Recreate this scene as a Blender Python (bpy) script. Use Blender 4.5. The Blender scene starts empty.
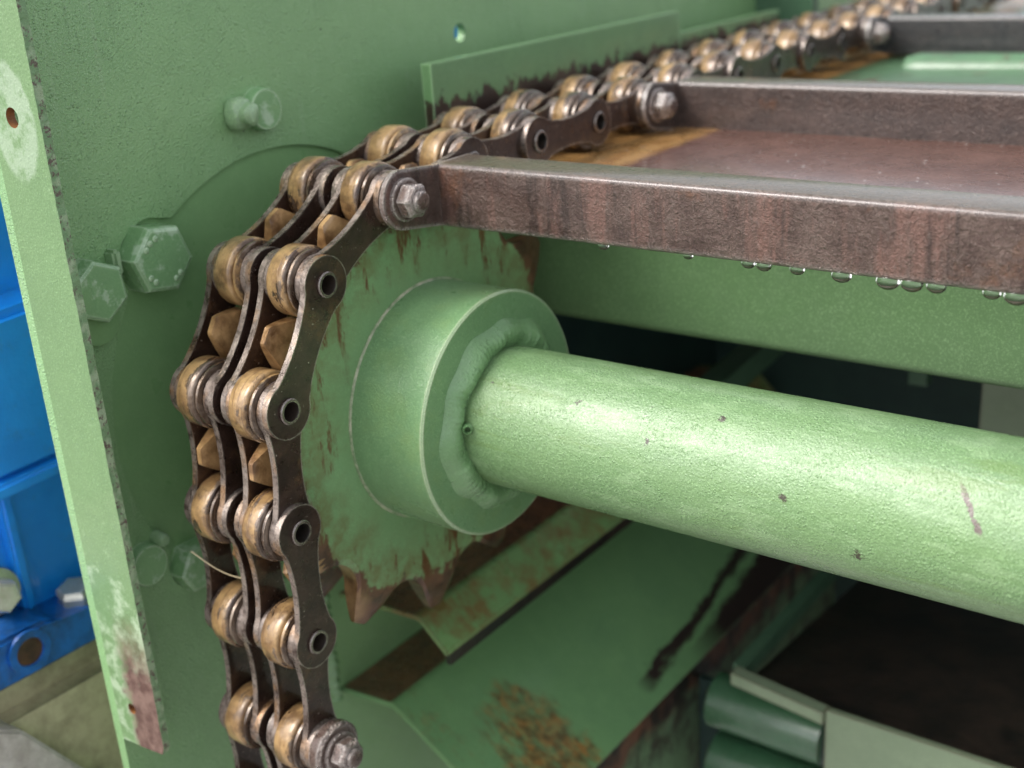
import bpy, bmesh, math, random
from mathutils import Vector, Matrix, geometry
PI = math.pi
S = 0.05                      # one chain pitch is 50 mm; all shapes below are written in pitches
random.seed(7)
sc = bpy.context.scene
col = sc.collection
R3 = math.radians

# ------------------------------------------------------------------ camera
rows = [(0.805021, 0.58978, -0.064029), (0.165492, -0.326903, -0.930455), (-0.569695, 0.73844, -0.360768)]
CAM = Vector((6.62221, -7.69293, 4.0501))
cd = bpy.data.cameras.new('camera')
co = bpy.data.objects.new('camera', cd); col.objects.link(co)
r0, r1, r2 = [Vector(r) for r in rows]
m = Matrix((( r0.x, -r1.x, -r2.x), (r0.y, -r1.y, -r2.y), (r0.z, -r1.z, -r2.z))).to_4x4()
m.translation = CAM * S
co.matrix_world = m
cd.sensor_width = 36.0; cd.lens = 36.0 * 1240.5 / 1024
cd.clip_start = 0.01; cd.clip_end = 500
cd.dof.use_dof = True; cd.dof.focus_distance = 8.9 * S; cd.dof.aperture_fstop = 8.5
sc.camera = co

# ------------------------------------------------------------------ sky, sun, exposure
SUN = Vector((-0.40, -0.52, 0.76)).normalized()      # towards the sun
elev = math.asin(SUN.z); azim = math.atan2(SUN.x, SUN.y)
w = bpy.data.worlds.new('World'); sc.world = w; w.use_nodes = True
nt = w.node_tree; bg = nt.nodes['Background']
sky = nt.nodes.new('ShaderNodeTexSky'); sky.sky_type = 'NISHITA'; sky.sun_disc = False
sky.sun_elevation = elev; sky.sun_rotation = azim
sky.air_density = 1.0; sky.dust_density = 4.0; sky.ozone_density = 1.0
hs = nt.nodes.new('ShaderNodeHueSaturation'); hs.inputs['Saturation'].default_value = 0.3
nt.links.new(sky.outputs[0], hs.inputs['Color']); nt.links.new(hs.outputs[0], bg.inputs[0])
bg.inputs[1].default_value = 0.15
sd = bpy.data.lights.new('sun', 'SUN'); sd.energy = 0.66; sd.angle = R3(22); sd.color = (1.0, 0.97, 0.92)
so = bpy.data.objects.new('sun', sd); col.objects.link(so)
so.rotation_euler = SUN.to_track_quat('Z', 'Y').to_euler()
sc.view_settings.view_transform = 'Standard'; sc.view_settings.look = 'None'
sc.view_settings.gamma = 1; sc.view_settings.exposure = 1.12
sc.cycles.max_bounces = 6; sc.cycles.diffuse_bounces = 3; sc.cycles.glossy_bounces = 3; sc.cycles.transmission_bounces = 4
sc.cycles.use_adaptive_sampling = True; sc.cycles.adaptive_threshold = 0.02
sc.unit_settings.system = 'METRIC'

# ------------------------------------------------------------------ material helpers
class NT:
    def __init__(s, name):
        s.m = bpy.data.materials.new(name); s.m.use_nodes = True
        s.t = s.m.node_tree; s.b = s.t.nodes['Principled BSDF']
        tc = s.t.nodes.new('ShaderNodeTexCoord'); mp = s.t.nodes.new('ShaderNodeMapping')
        mp.inputs['Scale'].default_value = (1 / S,) * 3
        s.link(tc.outputs['Object'], mp.inputs['Vector']); s.co = mp.outputs[0]
        s.raw = s.co
        s.info = None
    def link(s, a, b): s.t.links.new(a, b)
    def put(s, sock, v):
        if hasattr(v, 'is_output') or isinstance(v, bpy.types.NodeSocket): s.link(v, sock)
        else: sock.default_value = v
    def rand(s):
        if s.info is None: s.info = s.t.nodes.new('ShaderNodeObjectInfo')
        return s.info.outputs['Random']
    def shift(s, k=17.0):           # every copied part gets its own patch of the pattern
        r = s.math('MULTIPLY', s.rand(), k)
        a = s.t.nodes.new('ShaderNodeVectorMath'); a.operation = 'ADD'
        s.link(s.raw, a.inputs[0]); s.link(r, a.inputs[1]); s.co = a.outputs[0]
    def math(s, op, a, b=0.0, clamp=False):
        n = s.t.nodes.new('ShaderNodeMath'); n.operation = op; n.use_clamp = clamp
        s.put(n.inputs[0], a); s.put(n.inputs[1], b); return n.outputs[0]
    def noise(s, scale, detail=3, rough=0.55, stretch=None, dist=0.0):
        n = s.t.nodes.new('ShaderNodeTexNoise'); n.inputs['Scale'].default_value = scale
        n.inputs['Detail'].default_value = min(detail, 5); n.inputs['Roughness'].default_value = rough
        n.inputs['Distortion'].default_value = dist
        if stretch:
            mp = s.t.nodes.new('ShaderNodeMapping'); mp.inputs['Scale'].default_value = stretch
            s.link(s.co, mp.inputs['Vector']); s.link(mp.outputs[0], n.inputs['Vector'])
        else: s.link(s.co, n.inputs['Vector'])
        return n.outputs[0]
    def voro(s, scale, feature='F1', rnd=1.0):
        n = s.t.nodes.new('ShaderNodeTexVoronoi'); n.feature = feature; n.inputs['Scale'].default_value = scale
        n.inputs['Randomness'].default_value = rnd
        s.link(s.co, n.inputs['Vector']); return n.outputs['Distance']
    def ramp(s, f, stops):
        n = s.t.nodes.new('ShaderNodeValToRGB'); e = n.color_ramp.elements
        while len(e) < len(stops): e.new(0.5)
        for i, (p, c) in enumerate(stops):
            e[i].position = p; e[i].color = (c if isinstance(c, tuple) else (c, c, c)) + (1,)
        s.put(n.inputs[0], f); return n.outputs[0]
    def step(s, f, a, b):
        n = s.t.nodes.new('ShaderNodeMapRange'); n.clamp = True
        s.link(f, n.inputs[0]); n.inputs[1].default_value = a; n.inputs[2].default_value = b
        return n.outputs[0]
    def mix(s, f, a, b, mode='MIX'):
        n = s.t.nodes.new('ShaderNodeMix'); n.data_type = 'RGBA'; n.blend_type = mode
        s.put(n.inputs['Factor'], f)
        for k, v in ((6, a), (7, b)):
            if isinstance(v, tuple): n.inputs[k].default_value = v + (1,)
            else: s.link(v, n.inputs[k])
        return n.outputs[2]
    def mixf(s, f, a, b):
        n = s.t.nodes.new('ShaderNodeMix'); n.data_type = 'FLOAT'
        s.put(n.inputs['Factor'], f); s.put(n.inputs[2], a); s.put(n.inputs[3], b); return n.outputs[0]
    def xyz(s):
        n = s.t.nodes.new('ShaderNodeSeparateXYZ'); s.link(s.raw, n.inputs[0]); return n.outputs
    def wear(s, radius=0.03, lo=0.02, hi=0.12):
        bv = s.t.nodes.new('ShaderNodeBevel'); bv.samples = 3; bv.inputs['Radius'].default_value = radius * S
        ge = s.t.nodes.new('ShaderNodeNewGeometry')
        d = s.t.nodes.new('ShaderNodeVectorMath'); d.operation = 'DOT_PRODUCT'
        s.link(bv.outputs[0], d.inputs[0]); s.link(ge.outputs['Normal'], d.inputs[1])
        return s.step(s.math('SUBTRACT', 1.0, d.outputs['Value']), lo, hi)
    def bump(s, layers, rounded=0.0):
        prev = None
        if rounded:
            bv = s.t.nodes.new('ShaderNodeBevel'); bv.samples = 3; bv.inputs['Radius'].default_value = rounded * S
            prev = bv.outputs[0]
        for h, dist, st in layers:
            n = s.t.nodes.new('ShaderNodeBump'); n.inputs['Distance'].default_value = dist * S
            n.inputs['Strength'].default_value = st; s.link(h, n.inputs['Height'])
            if prev is not None: s.link(prev, n.inputs['Normal'])
            prev = n.outputs[0]
        s.link(prev, s.b.inputs['Normal'])
    def out(s, color, rough, metal=0.0, coat=0.0, coat_r=0.1, spec=0.5):
        s.put(s.b.inputs['Base Color'], color + (1,) if isinstance(color, tuple) else color)
        s.put(s.b.inputs['Roughness'], rough); s.put(s.b.inputs['Metallic'], metal)
        s.put(s.b.inputs['Coat Weight'], coat); s.b.inputs['Coat Roughness'].default_value = coat_r
        s.b.inputs['Specular IOR Level'].default_value = spec
        return s.m

RUST_DK = (0.055, 0.024, 0.014); RUST = (0.16, 0.065, 0.022); RUST_OR = (0.42, 0.20, 0.055)

def green(name, a=(0.135, 0.30, 0.115), b=(0.105, 0.25, 0.095), chips=0.72, drops=1.0, rough=0.34, pale=0.25,
          edge=None, edge_amt=0.6, stain=None, dscale=30.0, coat=0.35, speck=0.5, rounded=0.0):
    n = NT(name)
    big = n.noise(0.9, 4, 0.6); mid = n.noise(5, 5, 0.65); fine = n.noise(60, 2, 0.6)
    c = n.mix(n.step(big, 0.35, 0.65), a, b)
    c = n.mix(n.math('MULTIPLY', n.step(mid, 0.5, 0.8), 0.35), c, tuple(min(1, x * 1.25) for x in a))
    c = n.mix(n.math('MULTIPLY', n.step(fine, 0.52, 0.72), speck * pale * 2), c, (0.36, 0.56, 0.28))
    sk = n.math('MULTIPLY', n.step(n.voro(dscale * 1.35), 0.27, 0.13), n.step(n.noise(4, 5, 0.75), 0.38, 0.62))
    c = n.mix(n.math('MULTIPLY', sk, min(1, speck * pale * 2.6)), c, (0.42, 0.62, 0.36))  # pale specks: light dust and the sparkle of drops, put into the colour
    dr = n.voro(dscale, 'F1')
    dh = n.step(dr, 0.42, 0.12)                                   # tiny beads of water / orange peel
    dmask = n.step(n.noise(5, 4, 0.7), 0.40, 0.56)
    if stain: c = stain(n, c)
    if chips < 1:
        ch = n.noise(3.6, 8, 0.62, dist=0.4)
        cm = n.step(ch, chips, chips + 0.012)
        c = n.mix(cm, c, n.mix(n.step(n.noise(14, 3), 0.4, 0.6), RUST_DK, (0.12, 0.05, 0.03)))
    if edge:
        e = n.math('MULTIPLY', n.wear(0.035, 0.03, 0.10), n.step(n.noise(7, 4, 0.7), 0.52 - 0.25 * edge_amt, 0.58 - 0.2 * edge_amt))
        c = n.mix(e, c, edge)
    r = n.mixf(n.step(n.noise(3.2, 4), 0.35, 0.7), rough * 0.8, rough * 1.3)
    n.bump([(n.noise(3, 2), 0.03, 0.12), (n.noise(58, 2, 0.6), 0.009, 0.6 * drops), (n.math('MULTIPLY', dh, dmask), 0.007, 0.45 * drops)], rounded=rounded)
    if coat > 0.45:
        cb = n.t.nodes.new('ShaderNodeBump'); cb.inputs['Distance'].default_value = 0.006 * S; cb.inputs['Strength'].default_value = 0.85
        n.link(n.math('ADD', n.noise(40, 4, 0.7), n.math('MULTIPLY', n.noise(9, 3, 0.6), 0.9)), cb.inputs['Height']); n.link(cb.outputs[0], n.b.inputs['Coat Normal'])
    if coat > 0.6:    # wet patches and dry patches
        coat = n.mixf(n.step(n.noise(3.0, 5, 0.75, stretch=(0.3, 1.3, 1.3)), 0.40, 0.58), coat * 0.3, min(1, coat * 1.35))
    return n.out(c, r, 0.0, coat, 0.12)

def simple(name, c1, c2, rough, metal=0.0, coat=0.0, sc_=4, bmp=0.3, bs=14, wear=None, lo=0.38, hi=0.62, rounded=0.0):
    n = NT(name)
    c = n.mix(n.step(n.noise(sc_, 6, 0.7), lo, hi), c1, c2)
    if wear: c = n.mix(n.math('MULTIPLY', n.wear(), n.step(n.noise(8, 5, 0.7), 0.4, 0.5)), c, wear)
    n.bump([(n.noise(bs, 4, 0.65), 0.03, bmp)], rounded=rounded)
    return n.out(c, rough, metal, coat)
def s_drip(x0, z0, amt=1.0, cs=(0.19, 0.09, 0.02), st=(1.0, 1.0, 0.35), lo=0.52, hi=0.66):
    def f(n, c):
        k = n.noise(2.0, 6, 0.65, stretch=st, dist=0.3)
        return n.mix(n.math('MULTIPLY', n.step(k, lo, hi), amt), c, cs)
    return f

# ------------------------------------------------------------------ materials
def wall_stain(n, c):
    # scattered faint scuffs on the big plate
    k = n.noise(1.6, 7, 0.7, stretch=(1, 3, 0.5))
    c = n.mix(n.math('MULTIPLY', n.step(k, 0.6, 0.72), 0.3), c, (0.10, 0.19, 0.075))
    run = n.noise(2.6, 5, 0.7, stretch=(1, 3.2, 0.16))
    c = n.mix(n.math('MULTIPLY', n.step(run, 0.60, 0.68), 0.3), c, (0.34, 0.48, 0.28))
    return n.mix(n.step(n.voro(2.3), 0.030, 0.018), c, (0.05, 0.06, 0.03))
M_wall = green('wet pebbled green plate paint', a=(0.244, 0.437, 0.185), b=(0.210, 0.393, 0.163), chips=0.90, drops=2.2, rough=0.36, stain=wall_stain, dscale=36, coat=0.6, pale=0.5)
M_disc = green('smoother green paint', a=(0.225, 0.405, 0.171), b=(0.198, 0.367, 0.152), chips=0.93, drops=0.35, rough=0.33, pale=0.12, dscale=22)

def flange_stain(n, c):
    x, y, z = n.xyz()
    # worn patch near the lower end, long in z, and whitish scuffs round the bolt hole
    nn = n.noise(5, 6, 0.7)
    zz = n.math('ADD', z, n.math('MULTIPLY', nn, 0.9))
    low = n.math('MULTIPLY', n.step(zz, -0.75, -1.35), n.step(n.math('ADD', x, n.math('MULTIPLY', nn, 0.5)), -1.48, -1.36))
    c = n.mix(n.step(n.math('ADD', nn, n.math('MULTIPLY', n.step(zz, 0.3, -1.0), 0.2)), 0.66, 0.78), c, (0.34, 0.45, 0.29))
    hr = n.math('SQRT', n.math('ADD', n.math('POWER', n.math('ADD', x, 1.62), 2.0), n.math('POWER', n.math('MULTIPLY', n.math('SUBTRACT', z, 2.82), 0.62), 2.0)))
    ring = n.math('MULTIPLY', n.step(n.math('ADD', hr, n.math('MULTIPLY', nn, 0.12)), 0.34, 0.31), n.step(nn, 0.36, 0.5))
    c = n.mix(n.math('MULTIPLY', ring, 0.65), c, (0.36, 0.46, 0.33))
    return n.mix(low, c, n.mix(n.step(n.noise(9, 4), 0.4, 0.62), (0.10, 0.052, 0.042), (0.20, 0.125, 0.10)))
M_flange = green('pale worn green flange paint', a=(0.145, 0.256, 0.104), b=(0.128, 0.231, 0.094), chips=0.80, drops=0.6, rough=0.42, stain=flange_stain)
M_cut = (lambda n: (n.bump([(n.noise(22, 4, 0.7), 0.03, 0.7)]), n.out(n.mix(n.step(n.noise(16, 5, 0.75), 0.40, 0.46), (0.12, 0.09, 0.07), n.mix(n.step(n.noise(9, 3), 0.45, 0.6), (0.17, 0.29, 0.14), (0.30, 0.40, 0.24))), 0.5))[1])(NT('rough cut paint edge'))
M_flaked = green('pale flaked bolt paint', a=(0.213, 0.372, 0.174), b=(0.310, 0.450, 0.263), chips=0.78, drops=0.8, rough=0.35, pale=0.9)
def bolt_stain(n, c):
    return n.mix(n.step(n.noise(5, 5, 0.7), 0.53, 0.62), c, (0.42, 0.58, 0.38))
M_bolt = green('painted bolt head', a=(0.222, 0.416, 0.181), b=(0.190, 0.362, 0.164), chips=0.9, drops=0.7, rough=0.3, edge=(0.55, 0.7, 0.48), edge_amt=0.9, stain=bolt_stain)

def disc_stain(n, c):
    x, y, z = n.xyz()
    rr = n.math('SQRT', n.math('ADD', n.math('POWER', y, 2.0), n.math('POWER', z, 2.0)))
    rn = n.math('ADD', rr, n.math('MULTIPLY', n.math('SUBTRACT', n.noise(3.2, 7, 0.72), 0.5), 0.75))
    olive = n.mix(n.step(n.noise(6, 6, 0.7), 0.4, 0.62), c, (0.16, 0.135, 0.045))
    c = n.mix(n.math('MULTIPLY', n.step(rn, 1.12, 1.62), 0.75), c, olive)
    sp = n.noise(4.2, 7, 0.7, stretch=(1, 1, 0.3))
    c = n.mix(n.math('MULTIPLY', n.step(sp, 0.55, 0.61), n.step(rn, 1.1, 1.4)), c, (0.13, 0.06, 0.02))
    rust = n.mix(n.step(n.noise(7, 5, 0.6), 0.38, 0.62), (0.06, 0.026, 0.014), (0.15, 0.068, 0.034))
    return n.mix(n.step(rn, 1.66, 1.71), c, rust)
M_sprocket = green('sprocket paint worn to rust at the teeth', a=(0.193, 0.356, 0.156), b=(0.201, 0.324, 0.134), chips=0.74, drops=0.4, rough=0.36, stain=disc_stain, pale=0.2)
def tooth_mat():
    n = NT('greasy worn tooth steel'); x, y, z = n.xyz()
    tan = n.mix(n.step(n.noise(5, 5, 0.6), 0.36, 0.62), (0.17, 0.085, 0.032), (0.50, 0.30, 0.13))
    dk = n.mix(n.step(n.noise(6, 5, 0.6), 0.38, 0.62), (0.060, 0.026, 0.014), (0.15, 0.068, 0.034))
    lower = n.math('MAXIMUM', n.step(n.math('ADD', y, n.math('MULTIPLY', z, -0.35)), -0.75, -0.45), n.step(y, 0.9, 1.0))
    c = n.mix(lower, tan, dk)
    n.bump([(n.noise(9, 4, 0.6), 0.03, 0.35), (n.noise(40, 3, 0.6), 0.01, 0.4)])
    return n.out(c, 0.28, 0.25, 0.7, 0.08)
M_tooth = tooth_mat()
def hub_stain(n, c):
    ch = n.math('MULTIPLY', n.wear(0.06, 0.01, 0.03), n.step(n.noise(3.3, 6, 0.7), 0.60, 0.62))
    c = n.mix(ch, c, (0.09, 0.04, 0.03))
    k = n.noise(2.4, 7, 0.7)
    return n.mix(n.math('MULTIPLY', n.step(k, 0.5, 0.7), 0.4), c, (0.20, 0.30, 0.10))
M_hub = green('hub paint', a=(0.163, 0.304, 0.137), b=(0.141, 0.273, 0.119), chips=0.76, drops=0.5, rough=0.30, edge=(0.60, 0.66, 0.45), edge_amt=1.0, stain=hub_stain, dscale=50, pale=0.4, coat=0.5)
def shaft_stain(n, c):
    k = n.noise(1.8, 6, 0.7, stretch=(0.35, 1.4, 1.4))
    c = n.mix(n.math('MULTIPLY', n.step(k, 0.45, 0.62), 0.4), c, (0.19, 0.31, 0.125))
    k2 = n.noise(6, 6, 0.75, stretch=(0.3, 1, 1))
    c = n.mix(n.math('MULTIPLY', n.step(k2, 0.54, 0.62), 0.3), c, (0.32, 0.46, 0.25))
    x, y, z = n.xyz(); ang = n.math('ARCTAN2', z, y)
    ln = n.math('ABSOLUTE', n.math('SUBTRACT', n.math('SUBTRACT', x, n.math('MULTIPLY', ang, 0.361)), 3.705))
    ln = n.math('ADD', ln, n.math('MULTIPLY', n.math('SUBTRACT', n.noise(16, 5, 0.8), 0.5), 0.12))
    c = n.mix(n.math('MULTIPLY', n.step(ln, 0.022, 0.014), n.math('MULTIPLY', n.step(ang, 2.28, 2.33), n.step(ang, 2.84, 2.78))), c, (0.12, 0.09, 0.075))
    for ax, aa, rad in ((2.804, 2.112, 0.03), (3.95, -2.885, 0.035), (1.621, 2.297, 0.02), (2.3, 2.6, 0.02), (3.4, 2.9, 0.022)):
        d_ = n.math('SQRT', n.math('ADD', n.math('POWER', n.math('SUBTRACT', x, ax), 2.0), n.math('POWER', n.math('MULTIPLY', n.math('SUBTRACT', ang, aa), 0.6), 2.0)))
        c = n.mix(n.step(n.math('ADD', d_, n.math('MULTIPLY', n.math('SUBTRACT', n.noise(30, 5, 0.8), 0.5), 0.22)), rad, rad * 0.75), c, (0.045, 0.040, 0.022))
    # dried run marks and scuffs lengthwise
    k3 = n.noise(3.2, 5, 0.75, stretch=(0.12, 1, 1), dist=0.6)
    c = n.mix(n.math('MULTIPLY', n.step(k3, 0.56, 0.60), 0.5), c, (0.13, 0.22, 0.06))
    sp = n.noise(17, 2, 0.5)
    return n.mix(n.step(sp, 0.755, 0.775), c, (0.05, 0.05, 0.03))
M_shaft = green('wet shaft paint', a=(0.127, 0.231, 0.094), b=(0.144, 0.250, 0.102), chips=0.745, drops=1.3, rough=0.30, stain=shaft_stain, dscale=42, pale=0.5, coat=0.62, rounded=0)
M_seam = simple('cream edge of cracked paint', (0.17, 0.26, 0.12), (0.52, 0.52, 0.36), 0.4, 0, 0.2, 7, 0.3, 20, rounded=0)
M_weld = green('painted weld bead', edge=None, a=(0.178, 0.325, 0.141), b=(0.147, 0.290, 0.118), chips=0.80, drops=1.2, rough=0.25, coat=0.9, pale=0.12, rounded=0)

def guide_stain(n, c):
    x, y, z = n.xyz()
    e = n.math('ADD', z, n.math('MULTIPLY', n.math('SUBTRACT', 0.5, n.noise(3.2, 8, 0.78, stretch=(1, 1.6, 0.8))), 0.85))
    return n.mix(n.step(e, 2.32, 2.28), c, (0.035, 0.02, 0.014))
M_guide = green('guide plate paint with grease line', a=(0.136, 0.269, 0.114), b=(0.121, 0.241, 0.103), chips=0.8, drops=0.5, rough=0.36, edge=(0.35, 0.55, 0.3), edge_amt=1.0, stain=guide_stain, dscale=24)
M_beam = green('beam paint', a=(0.102, 0.190, 0.077), b=(0.093, 0.172, 0.071), chips=0.88, drops=0.4, rough=0.42, dscale=44, coat=0.15)
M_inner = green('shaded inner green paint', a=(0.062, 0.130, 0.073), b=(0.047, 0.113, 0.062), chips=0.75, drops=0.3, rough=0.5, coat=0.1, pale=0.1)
def railA_stain(n, c):
    k = n.noise(1.7, 7, 0.68)
    c = n.mix(n.math('MULTIPLY', n.step(k, 0.44, 0.58), 0.85), c, (0.20, 0.115, 0.035))
    return n.mix(n.step(n.noise(4, 7, 0.75), 0.66, 0.69), c, (0.05, 0.035, 0.02))
M_railA = green('stained rail paint', a=(0.196, 0.351, 0.123), b=(0.157, 0.311, 0.114), chips=0.72, drops=0.3, rough=0.3, edge=(0.15, 0.09, 0.05), edge_amt=1.0, stain=railA_stain, coat=0.6)
def chute_stain(n, c):
    x, y, z = n.xyz()
    k = n.noise(1.5, 7, 0.7, stretch=(0.5, 1.6, 0.5), dist=0.5)
    k2 = n.noise(3.6, 6, 0.8, stretch=(0.6, 1.3, 0.6))
    dx = n.math('MULTIPLY', n.math('SUBTRACT', x, 0.05), 1.5); dy = n.math('MULTIPLY', n.math('SUBTRACT', y, 1.05), 2.0)
    dist = n.math('SQRT', n.math('ADD', n.math('POWER', dx, 2.0), n.math('POWER', dy, 2.0)))
    patch = n.math('ADD', n.step(dist, 1.35, 0.5), n.math('MULTIPLY', n.step(y, 0.7, 0.2), 0.25), True)
    msk = n.math('MULTIPLY', n.step(n.math('ADD', k2, n.math('MULTIPLY', patch, 0.28)), 0.58, 0.80), n.step(patch, 0.02, 0.3))
    c = n.mix(n.math('MULTIPLY', msk, 0.9), c, n.mix(n.step(n.noise(9, 4), 0.42, 0.6), (0.13, 0.075, 0.025), (0.34, 0.16, 0.04)))
    far = n.math('ADD', n.math('ADD', x, n.math('MULTIPLY', y, 0.09)), n.math('MULTIPLY', n.noise(4.0, 7, 0.8, stretch=(1, 0.3, 1)), 0.4))
    slash = n.math('MULTIPLY', n.math('MULTIPLY', n.step(far, 0.60, 0.63), n.step(far, 0.77, 0.72)), n.step(y, 2.6, 2.9))
    return n.mix(n.math('MAXIMUM', slash, n.math('MULTIPLY', n.step(far, 0.82, 0.88), n.step(y, 3.6, 4.4))), c, (0.035, 0.022, 0.018))
M_chute = green('rust streaked chute paint', a=(0.194, 0.380, 0.154), b=(0.162, 0.327, 0.139), chips=0.85, drops=0.2, rough=0.4, edge=(0.2, 0.3, 0.15), edge_amt=0.5, stain=chute_stain, coat=0.3)
def flank_stain(n, c):
    x, y, z = n.xyz()
    e = n.math('ADD', z, n.math('MULTIPLY', n.noise(1.6, 7, 0.72, stretch=(1, 0.5, 1)), 1.0))
    c = n.mix(n.step(n.noise(3, 7, 0.7), 0.45, 0.6), c, (0.05, 0.05, 0.03))
    return n.mix(n.step(e, -4.55, -4.35), c, n.mix(n.step(n.noise(2.4, 5), 0.45, 0.6), (0.022, 0.016, 0.012), (0.13, 0.055, 0.03)))
M_flank = green('grimy flank paint', a=(0.124, 0.207, 0.099), b=(0.103, 0.170, 0.091), chips=0.7, drops=0.3, rough=0.5, stain=flank_stain)
M_pale = green('pale grey green paint', a=(0.211, 0.270, 0.170), b=(0.180, 0.238, 0.148), chips=0.72, drops=0.3, rough=0.5, edge=(0.12, 0.08, 0.05), edge_amt=0.8)
M_tube = green('glossy deep green tube', a=(0.044, 0.126, 0.062), b=(0.035, 0.093, 0.045), chips=0.9, drops=0.08, rough=0.12, coat=1.0, pale=0.1)

M_pipe = green('wet dull green pipe', a=(0.071, 0.170, 0.075), b=(0.051, 0.120, 0.056), chips=0.6, drops=0.2, rough=0.4, coat=0.35, pale=0.2)
def rusty(name, a, b, metal=0.3, rough=0.34, coat=0.7, streak=True, edge=(0.70, 0.64, 0.60), bumpy=1.0, orange=0.3, top_sheen=0.0):
    n = NT(name); n.shift(9)
    c = n.mix(n.step(n.noise(4, 7, 0.7), 0.36, 0.64), a, b)
    if streak:
        k = n.noise(2.4, 6, 0.7, stretch=(1.5, 1, 0.22))
        c = n.mix(n.math('MULTIPLY', n.step(k, 0.52, 0.62), 0.8), c, tuple(x * 3.0 for x in a))
        k = n.noise(2.0, 6, 0.7, stretch=(1.8, 1, 0.2), dist=0.3)
        c = n.mix(n.math('MULTIPLY', n.step(k, 0.56, 0.64), 0.75), c, (0.035, 0.018, 0.014))
    c = n.mix(n.math('MULTIPLY', n.step(n.noise(1.3, 6, 0.7), 0.62, 0.74), orange * 2), c, (0.22, 0.085, 0.03))
    c = n.mix(n.math('MULTIPLY', n.step(n.noise(34, 2, 0.6), 0.55, 0.70), 0.3), c, (0.26, 0.20, 0.17))
    if top_sheen:      # olive sheen reflected by the upper faces, painted into the colour
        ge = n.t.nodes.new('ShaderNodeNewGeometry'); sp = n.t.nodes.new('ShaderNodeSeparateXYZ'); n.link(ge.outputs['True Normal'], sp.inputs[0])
        c = n.mix(n.math('MULTIPLY', n.step(sp.outputs[2], 0.7, 0.95), top_sheen), c, (0.13, 0.095, 0.045))
    e = n.math('MULTIPLY', n.wear(0.05, 0.02, 0.08), n.step(n.noise(14, 5, 0.75), 0.30, 0.46))
    c = n.mix(e, c, edge)
    r = n.mixf(n.step(n.noise(12, 5, 0.7), 0.35, 0.65), rough * 0.7, rough * 1.45)
    n.bump([(n.noise(4, 4), 0.03, 0.2), (n.noise(12, 4, 0.75, dist=0.5), 0.06, 0.8 * bumpy), (n.noise(34, 4, 0.7), 0.04, 0.9 * bumpy), (n.step(n.voro(38, 'F1'), 0.4, 0.1), 0.010, 0.35 * bumpy)])
    return n.out(c, r, n.math('ADD', n.math('MULTIPLY', e, 0.6), metal, True), coat, 0.15)
M_bar = rusty('wet rusty dark steel bar', (0.070, 0.036, 0.028), (0.15, 0.098, 0.080), top_sheen=0.7)
M_bar2 = rusty('dark rusty steel bar', (0.045, 0.030, 0.026), (0.085, 0.055, 0.046), streak=False, bumpy=0.7, top_sheen=0.5)
M_bar3 = rusty('blackened steel bar', (0.022, 0.024, 0.026), (0.035, 0.034, 0.034), streak=False, bumpy=0.5, orange=0.1)
M_nut = rusty('rusty wet nut', (0.10, 0.055, 0.04), (0.24, 0.17, 0.14), metal=0.6, rough=0.3, streak=False)
def deck_mat():
    n = NT('rusty deck')
    x, y, z = n.xyz()
    base = n.mix(n.step(n.noise(2.2, 6, 0.7), 0.36, 0.66), (0.095, 0.042, 0.03), (0.155, 0.075, 0.055))
    tan = n.mix(n.step(n.noise(3, 6, 0.7, stretch=(2, 0.5, 1)), 0.38, 0.66), (0.33, 0.165, 0.05), (0.46, 0.27, 0.10))
    xe = n.math('ADD', x, n.math('MULTIPLY', n.math('SUBTRACT', n.noise(3, 6, 0.7), 0.5), 0.28))
    c = n.mix(n.step(xe, 0.62, 0.50), base, tan)
    ye = n.math('ADD', y, n.math('MULTIPLY', n.noise(3, 4), 0.1))
    c = n.mix(n.math('MULTIPLY', n.step(ye, 4.03, 4.08), n.step(x, 0.3, 0.5)), c, (0.035, 0.085, 0.055))
    c = n.mix(n.step(n.voro(5.5), 0.07, 0.05), c, (0.75, 0.72, 0.68))
    n.bump([(n.noise(9, 4, 0.7), 0.04, 0.5), (n.noise(30, 3), 0.02, 0.5)])
    return n.out(c, n.mixf(n.step(n.noise(5, 4), 0.4, 0.6), 0.2, 0.42), 0.1, 0.8, 0.15)
M_deck = deck_mat()

def plate_mat():
    n = NT('oily brown link plate'); n.shift()
    c = n.mix(n.step(n.noise(5, 6, 0.7), 0.35, 0.66), (0.026, 0.014, 0.010), (0.070, 0.039, 0.028))
    c = n.mix(n.math('MULTIPLY', n.step(n.noise(2.2, 5, 0.7), 0.55, 0.7), 0.7), c, (0.16, 0.085, 0.04))
    e = n.math('MULTIPLY', n.wear(0.018, 0.02, 0.10), n.step(n.noise(11, 5, 0.75), 0.32, 0.5))
    c = n.mix(e, c, (0.75, 0.68, 0.6))
    c = n.mix(n.step(n.noise(26, 3, 0.8), 0.68, 0.70), c, (0.5, 0.42, 0.36))
    n.bump([(n.noise(8, 4, 0.6), 0.03, 0.35), (n.noise(30, 3, 0.7), 0.015, 0.4)])
    return n.out(c, n.mixf(n.step(n.noise(9, 4, 0.7), 0.35, 0.65), 0.24, 0.46), n.math('ADD', n.math('MULTIPLY', e, 0.5), 0.35, True), 0.55, 0.1)
M_plate = plate_mat()
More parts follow.
